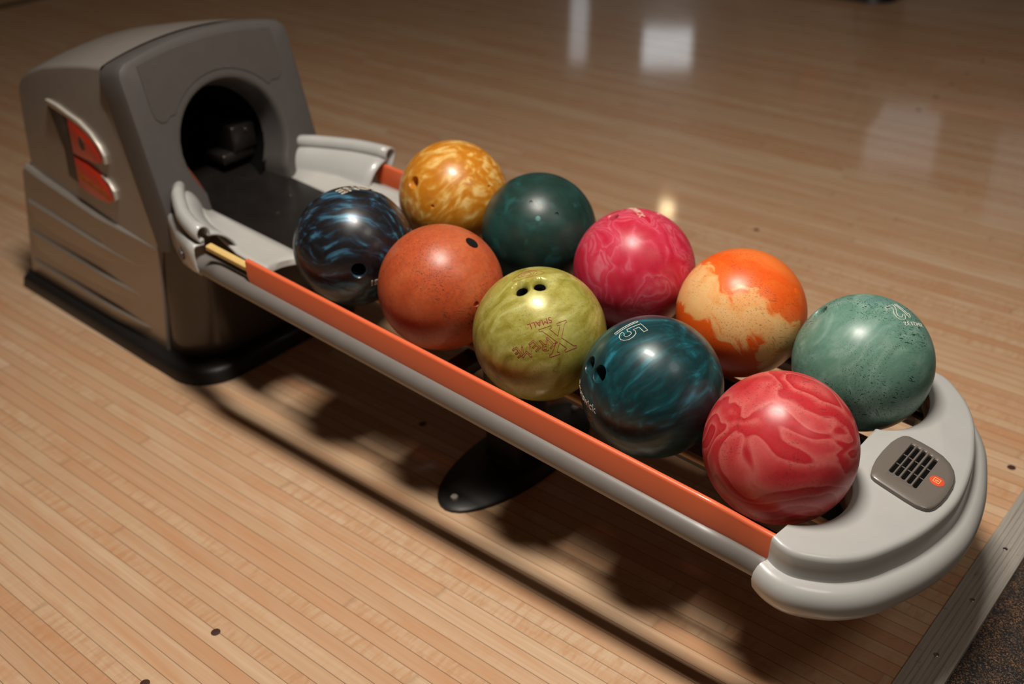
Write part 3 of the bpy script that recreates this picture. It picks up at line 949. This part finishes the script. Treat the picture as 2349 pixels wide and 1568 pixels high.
# ------------------------------------------------------------------ bowling balls
BR = 0.1084
CEN = {'blue': (-1.228, 0.0, 0.4386), 'rust': (-1.0109, 0.0, 0.4227), 'lime': (-0.7943, 0.0, 0.4069), 'teal': (-0.5778, 0.0, 0.3911), 'red': (-0.3609, 0.0, 0.3752),
       'amber': (-1.2348, 0.2775, 0.4391), 'green': (-1.017, 0.2775, 0.4232), 'pink': (-0.8002, 0.2775, 0.4073), 'orange': (-0.5834, 0.2775, 0.3915), 'mint': (-0.3655, 0.2775, 0.3755)}
LAB = {'blue': 'black bowling ball with blue pearl streaks, nearest the feed tray in the front row',
       'rust': 'rust orange bowling ball with one plugged hole, between the blue and lime balls',
       'lime': 'lime yellow pearl bowling ball with two finger holes and red lettering',
       'teal': 'dark teal pearl bowling ball with white outlined number 15',
       'red': 'red swirled bowling ball beside the white end cap, front row',
       'amber': 'amber bowling ball with cream marbling, farthest in the back row',
       'green': 'plain dark green bowling ball between the amber and pink balls',
       'pink': 'pink swirled bowling ball in the back row, beside the dark green one',
       'orange': 'bright orange and cream bowling ball in the back row',
       'mint': 'pale mint green bowling ball with dark scratches, by the white end cap'}


def frame(n, e1):
    n = Vector(n).normalized()
    e1 = Vector(e1)
    e1 = (e1 - n * e1.dot(n)).normalized()
    return n, e1, n.cross(e1)


def on_ball(n, e1, e2, u, v, w_=0.0):
    l = math.hypot(u, v)
    if l < 1e-9:
        return n * (BR + w_)
    a = l / BR
    t_ = (e1 * u + e2 * v) / l
    return (n * math.cos(a) + t_ * math.sin(a)) * (BR + w_)


def ball(key, holes=(), plugs=(), insert=None):
    bm = bmesh.new()
    bmesh.ops.create_icosphere(bm, subdivisions=6, radius=BR)
    me = bpy.data.meshes.new('bowling_ball')
    bm.to_mesh(me); bm.free()
    if holes:
        for (n, r, depth, cham, lean) in holes:
            n = Vector(n).normalized()
            u = n.orthogonal().normalized(); v = n.cross(u)
            ax = (n + Vector(lean)).normalized()
            def ring(h, rr, axis=ax):
                c = n * BR + axis * h
                return [c + rr * (math.cos(2 * PI * i / 32) * u + math.sin(2 * PI * i / 32) * v) for i in range(32)]
            me = boolean_cut(me, loft([ring(-depth, r), ring(-cham * 0.8 - 0.0015, r), ring(-cham * 0.3 - 0.001, r + cham * 0.35), ring(0.0, r + cham, n), ring(0.02, r + cham + 0.012, n)], True, True, True), None)
    o = link_mesh('bowling_ball', me, BM[key], None, 40)
    if insert:
        me.materials.append(M['plug'])
        for p in me.polygons:
            if p.center.length < BR - insert:
                p.material_index = 1
    o.location = CEN[key]
    tag(o, LAB[key], 'bowling ball', 'bowling balls on the return rack')
    for (n, r, mat, nm) in plugs:
        n = Vector(n).normalized()
        u = n.orthogonal().normalized(); v = n.cross(u)
        rings = []
        for rr, h in ((r, -0.002), (r, 0.0002), (r * 0.7, 0.0003), (r * 0.35, 0.00035), (r * 0.05, 0.00035)):
            rings.append([Vector(CEN[key]) + on_ball(n, u, v, rr * math.cos(2 * PI * i / 28), rr * math.sin(2 * PI * i / 28), h) for i in range(28)])
        part(nm, *loft(rings, True, True, True), mat, o, 40)
    return o


def letters(o, name, body, n, e1, size, mat, outline=0.0, align='C', width=None, bold=0, up=None, raise_=0.0001):
    """lettering wrapped on the ball; e1 is the reading direction"""
    me = text_mesh(body, size, outline, width)
    xs = [v.co.x for v in me.vertices]; ys = [v.co.y for v in me.vertices]
    cx = (max(xs) + min(xs)) / 2 if align == 'C' else max(xs)
    cy = (max(ys) + min(ys)) / 2
    n, a, b = frame(n, e1)
    if not outline:
        bm = bmesh.new(); bm.from_mesh(me)
        bmesh.ops.triangulate(bm, faces=bm.faces)
        bmesh.ops.subdivide_edges(bm, edges=[e for e in bm.edges if e.calc_length() > size * 0.25], cuts=2, use_grid_fill=True)
        bm.to_mesh(me); bm.free()
    for v in me.vertices:
        v.co = on_ball(n, a, b, v.co.x - cx, v.co.y - cy, v.co.z + raise_)
    return link_mesh(name, me, mat, o, 60)


def strokes(o, name, n, e1, lines, r, mat):
    n, a, b = frame(n, e1)
    c = Vector(CEN_CUR)
    vfs = []
    for pts, closed in lines:
        dense = []
        m = len(pts)
        for i in range(m if closed else m - 1):
            p, q = pts[i], pts[(i + 1) % m]
            k = max(1, int(math.hypot(q[0] - p[0], q[1] - p[1]) / 0.003))
            dense += [(p[0] + (q[0] - p[0]) * j / k, p[1] + (q[1] - p[1]) * j / k) for j in range(k)]
        if not closed: dense.append(pts[-1])
        vfs.append(tube([on_ball(n, a, b, u, v, 0.0001) + c for u, v in dense], r, 5, closed))
    return part(name, *merge(*vfs), mat, o, 60)


V3 = Vector
CEN_CUR = CEN['blue']
b = ball('blue', [((0.788, -0.615, 0.028), 0.0125, 0.05, 0.003, (0, 0, 0))], [((0.93, -0.36, 0.03), 0.006, M['plug'], 'hole_plug')])
letters(b, 'lettering', 'ZONE', (-0.01, 0.26, 0.96), (-0.14, -0.67, 0.17), 0.034, M['ink_cream'], 0.0006, width=0.084)
letters(b, 'lettering', '15', (0.887, -0.388, -0.25), (0.3, 0.9, 0), 0.016, M['ink_cream'], 0.0005)

CEN_CUR = CEN['rust']
ball('rust', [((0.965, -0.233, 0.122), 0.004, 0.004, 0.001, (0, 0, 0))], [((0.497, 0.245, 0.832), 0.0118, M['plug'], 'hole_plug')])

CEN_CUR = CEN['lime']
b = ball('lime', [((-0.022, -0.381, 0.924), 0.0092, 0.045, 0.0095, (0.0, 0.05, 0)), ((0.167, -0.169, 0.971), 0.0092, 0.045, 0.0095, (0, 0.05, 0))], insert=0.0088)
e1 = V3((0.374 - 0.594, -0.722 + 0.457, 0.582 - 0.662))
letters(b, 'lettering', 'SMALL', (0.495, -0.598, 0.63), e1, 0.0135, M['ink_red'], 0, width=0.038)
Xo = [(-0.5, 0.5), (-0.08, 0.5), (-0.08, 0.43), (-0.16, 0.40), (0.02, 0.14), (0.17, 0.40), (0.10, 0.43), (0.10, 0.5), (0.42, 0.5), (0.42, 0.43), (0.33, 0.40), (0.10, 0.06), (0.40, -0.40), (0.5, -0.43), (0.5, -0.5), (0.10, -0.5), (0.10, -0.43), (0.18, -0.40), (0.0, -0.10), (-0.17, -0.40), (-0.09, -0.43), (-0.09, -0.5), (-0.42, -0.5), (-0.42, -0.43), (-0.33, -0.40), (-0.09, 0.0), (-0.40, 0.40), (-0.5, 0.43)]
strokes(b, 'lettering', (0.755, -0.50, 0.425), e1, [([(x * 0.050, y * 0.046) for x, y in Xo], True)], 0.00042, M['ink_red'])
n0, a0, b0 = frame((0.53, -0.775, 0.335), (0.324 - 0.734, -0.904 + 0.552, 0.28 - 0.395 - 0.02))
for ch, u, v, deg, sz in (('T', -0.0265, -0.002, 28, 0.0245), ('R', -0.0150, 0.001, -8, 0.0245), ('E', -0.0015, -0.002, 30, 0.0240), ('M', 0.0130, 0.004, -9, 0.0235), ('E', 0.0275, 0.002, 22, 0.0230)):
    r_ = math.radians(deg)
    letters(b, 'lettering', ch, on_ball(n0, a0, b0, u, v), a0 * math.cos(r_) + b0 * math.sin(r_), sz, M['ink_red'], 0.00038)
LG = []
for k_, rr in enumerate((0.0125, 0.0085, 0.0045)):
    LG.append(([(rr * 1.25 * math.cos(2 * PI * i / 28), rr * 0.8 * math.sin(2 * PI * i / 28)) for i in range(28)], True))
LG.append(([(-0.027, -0.004), (-0.020, -0.010), (0.0, -0.0125), (0.020, -0.010), (0.027, -0.004), (0.022, 0.002), (0.008, 0.010), (0.0, 0.0125), (-0.008, 0.010), (-0.022, 0.002)], True))
strokes(b, 'logo_print', (-0.145, -0.07, 0.987), (0.329, 0.429, 0.05), LG, 0.0003, M['ink_red'])

CEN_CUR = CEN['teal']
b = ball('teal', [((-0.592, -0.658, 0.466), 0.0128, 0.03, 0.0018, (0, 0, 0)), ((-0.324, -0.805, 0.497), 0.0128, 0.03, 0.0018, (0, 0, 0))])
upv = V3((0.159, 0.314, 0.115)); n15 = V3((-0.235, -0.23, 0.94)).normalized()
e15 = upv.cross(n15)
ONE = [(-0.0155, -0.0195), (-0.0155, 0.0195), (-0.0105, 0.0195), (-0.0105, -0.0195)]
FIVE = [(0.0195, 0.0195), (-0.0015, 0.0195), (-0.0040, -0.003), (0.0015, -0.0045), (0.0060, -0.0015), (0.0105, -0.003), (0.0120, -0.0075), (0.0100, -0.0120), (0.0055, -0.0130), (0.0015, -0.0105), (-0.0050, -0.0105),
        (-0.0035, -0.0160), (0.0010, -0.0195), (0.0075, -0.0205), (0.0140, -0.0180), (0.0185, -0.0120), (0.0185, -0.0040), (0.0150, 0.0025), (0.0095, 0.0045), (0.0045, 0.0035), (0.0050, 0.0130), (0.0195, 0.0130)]
strokes(b, 'number_print', n15, e15, [(ONE, True), (FIVE, True)], 0.0005, M['ink_white'])
letters(b, 'lettering', 'Brunswick', (-0.259, -0.966, 0.017), (0.9, -0.35, -0.03), 0.0185, M['ink_white'], 0, align='R')
letters(b, 'lettering', '188', (-0.36, -0.92, -0.17), (0.9, -0.35, -0.03), 0.0095, M['ink_gold'], 0, align='R')
letters(b, 'lettering', '67', (-0.37, -0.89, -0.26), (0.9, -0.35, -0.03), 0.0095, M['ink_gold'], 0, align='R')

ball('red')
ball('amber', [((-0.134, -0.848, 0.513), 0.0105, 0.045, 0.003, (0, 0, 0)), ((0.453, 0.34, 0.824), 0.0035, 0.003, 0.001, (0, 0, 0)), ((0.913, -0.025, 0.408), 0.003, 0.003, 0.001, (0, 0, 0)), ((0.355, -0.912, 0.204), 0.003, 0.003, 0.001, (0, 0, 0))])
ball('green', [((0.686, -0.37, 0.627), 0.003, 0.003, 0.001, (0, 0, 0)), ((0.276, -0.535, 0.798), 0.002, 0.002, 0.001, (0, 0, 0))], [((0.498, -0.632, 0.594), 0.0045, M['dot_teal'], 'pin_dot')])
CEN_CUR = CEN['pink']
b = ball('pink', [((-0.314, -0.207, 0.926), 0.0105, 0.045, 0.003, (0, 0, 0)), ((0.17, 0.37, 0.913), 0.006, 0.02, 0.002, (0, 0, 0))])
letters(b, 'lettering', 'BRUNSWICK', (0.152, -0.032, 0.988), (0.309, -0.22, 0.018), 0.016, M['ink_cream'], 0.0003, align='R')
ball('orange', [], [((0.805, 0.155, 0.572), 0.006, M['dot_orange'], 'pin_dot')])
CEN_CUR = CEN['mint']
b = ball('mint', [((-0.658, -0.207, 0.724), 0.0120, 0.045, 0.003, (0, 0, 0))], [((0.857, -0.145, -0.494), 0.0105, M['plug'], 'hole_plug')])
um = V3((0.339, -0.083, -0.115)); nm = V3((0.385, 0.07, 0.92)).normalized(); em_ = um.cross(nm)
TWO = [(-0.0125, -0.0195), (0.0125, -0.0195), (0.0125, -0.0135), (-0.0020, -0.0135), (0.0030, -0.0060), (0.0105, 0.0010), (0.0125, 0.0090), (0.0105, 0.0160), (0.0040, 0.0200), (-0.0040, 0.0198), (-0.0100, 0.0160), (-0.0125, 0.0100), (-0.0065, 0.0090), (-0.0050, 0.0125), (0.0, 0.0140), (0.0050, 0.0115), (0.0060, 0.0065), (0.0020, 0.0010), (-0.0060, -0.0065), (-0.0120, -0.0135)]
ONE = [(-0.0255, -0.0195), (-0.0195, -0.0195), (-0.0195, 0.0195), (-0.0235, 0.0195), (-0.0300, 0.0130), (-0.0300, 0.0085), (-0.0255, 0.0115)]
sc2 = lambda P: [(x * 0.80 + 0.002, y * 0.80 - 0.004) for x, y in P]
strokes(b, 'number_print', nm, em_, [(sc2(TWO), True), (sc2(ONE), True)], 0.00042, M['ink_white'])
letters(b, 'lettering', 'Z042132', (0.514, -0.052, 0.856), (-0.13, -0.404, 0.177), 0.0098, M['ink_white'], 0, align='R', width=0.050)
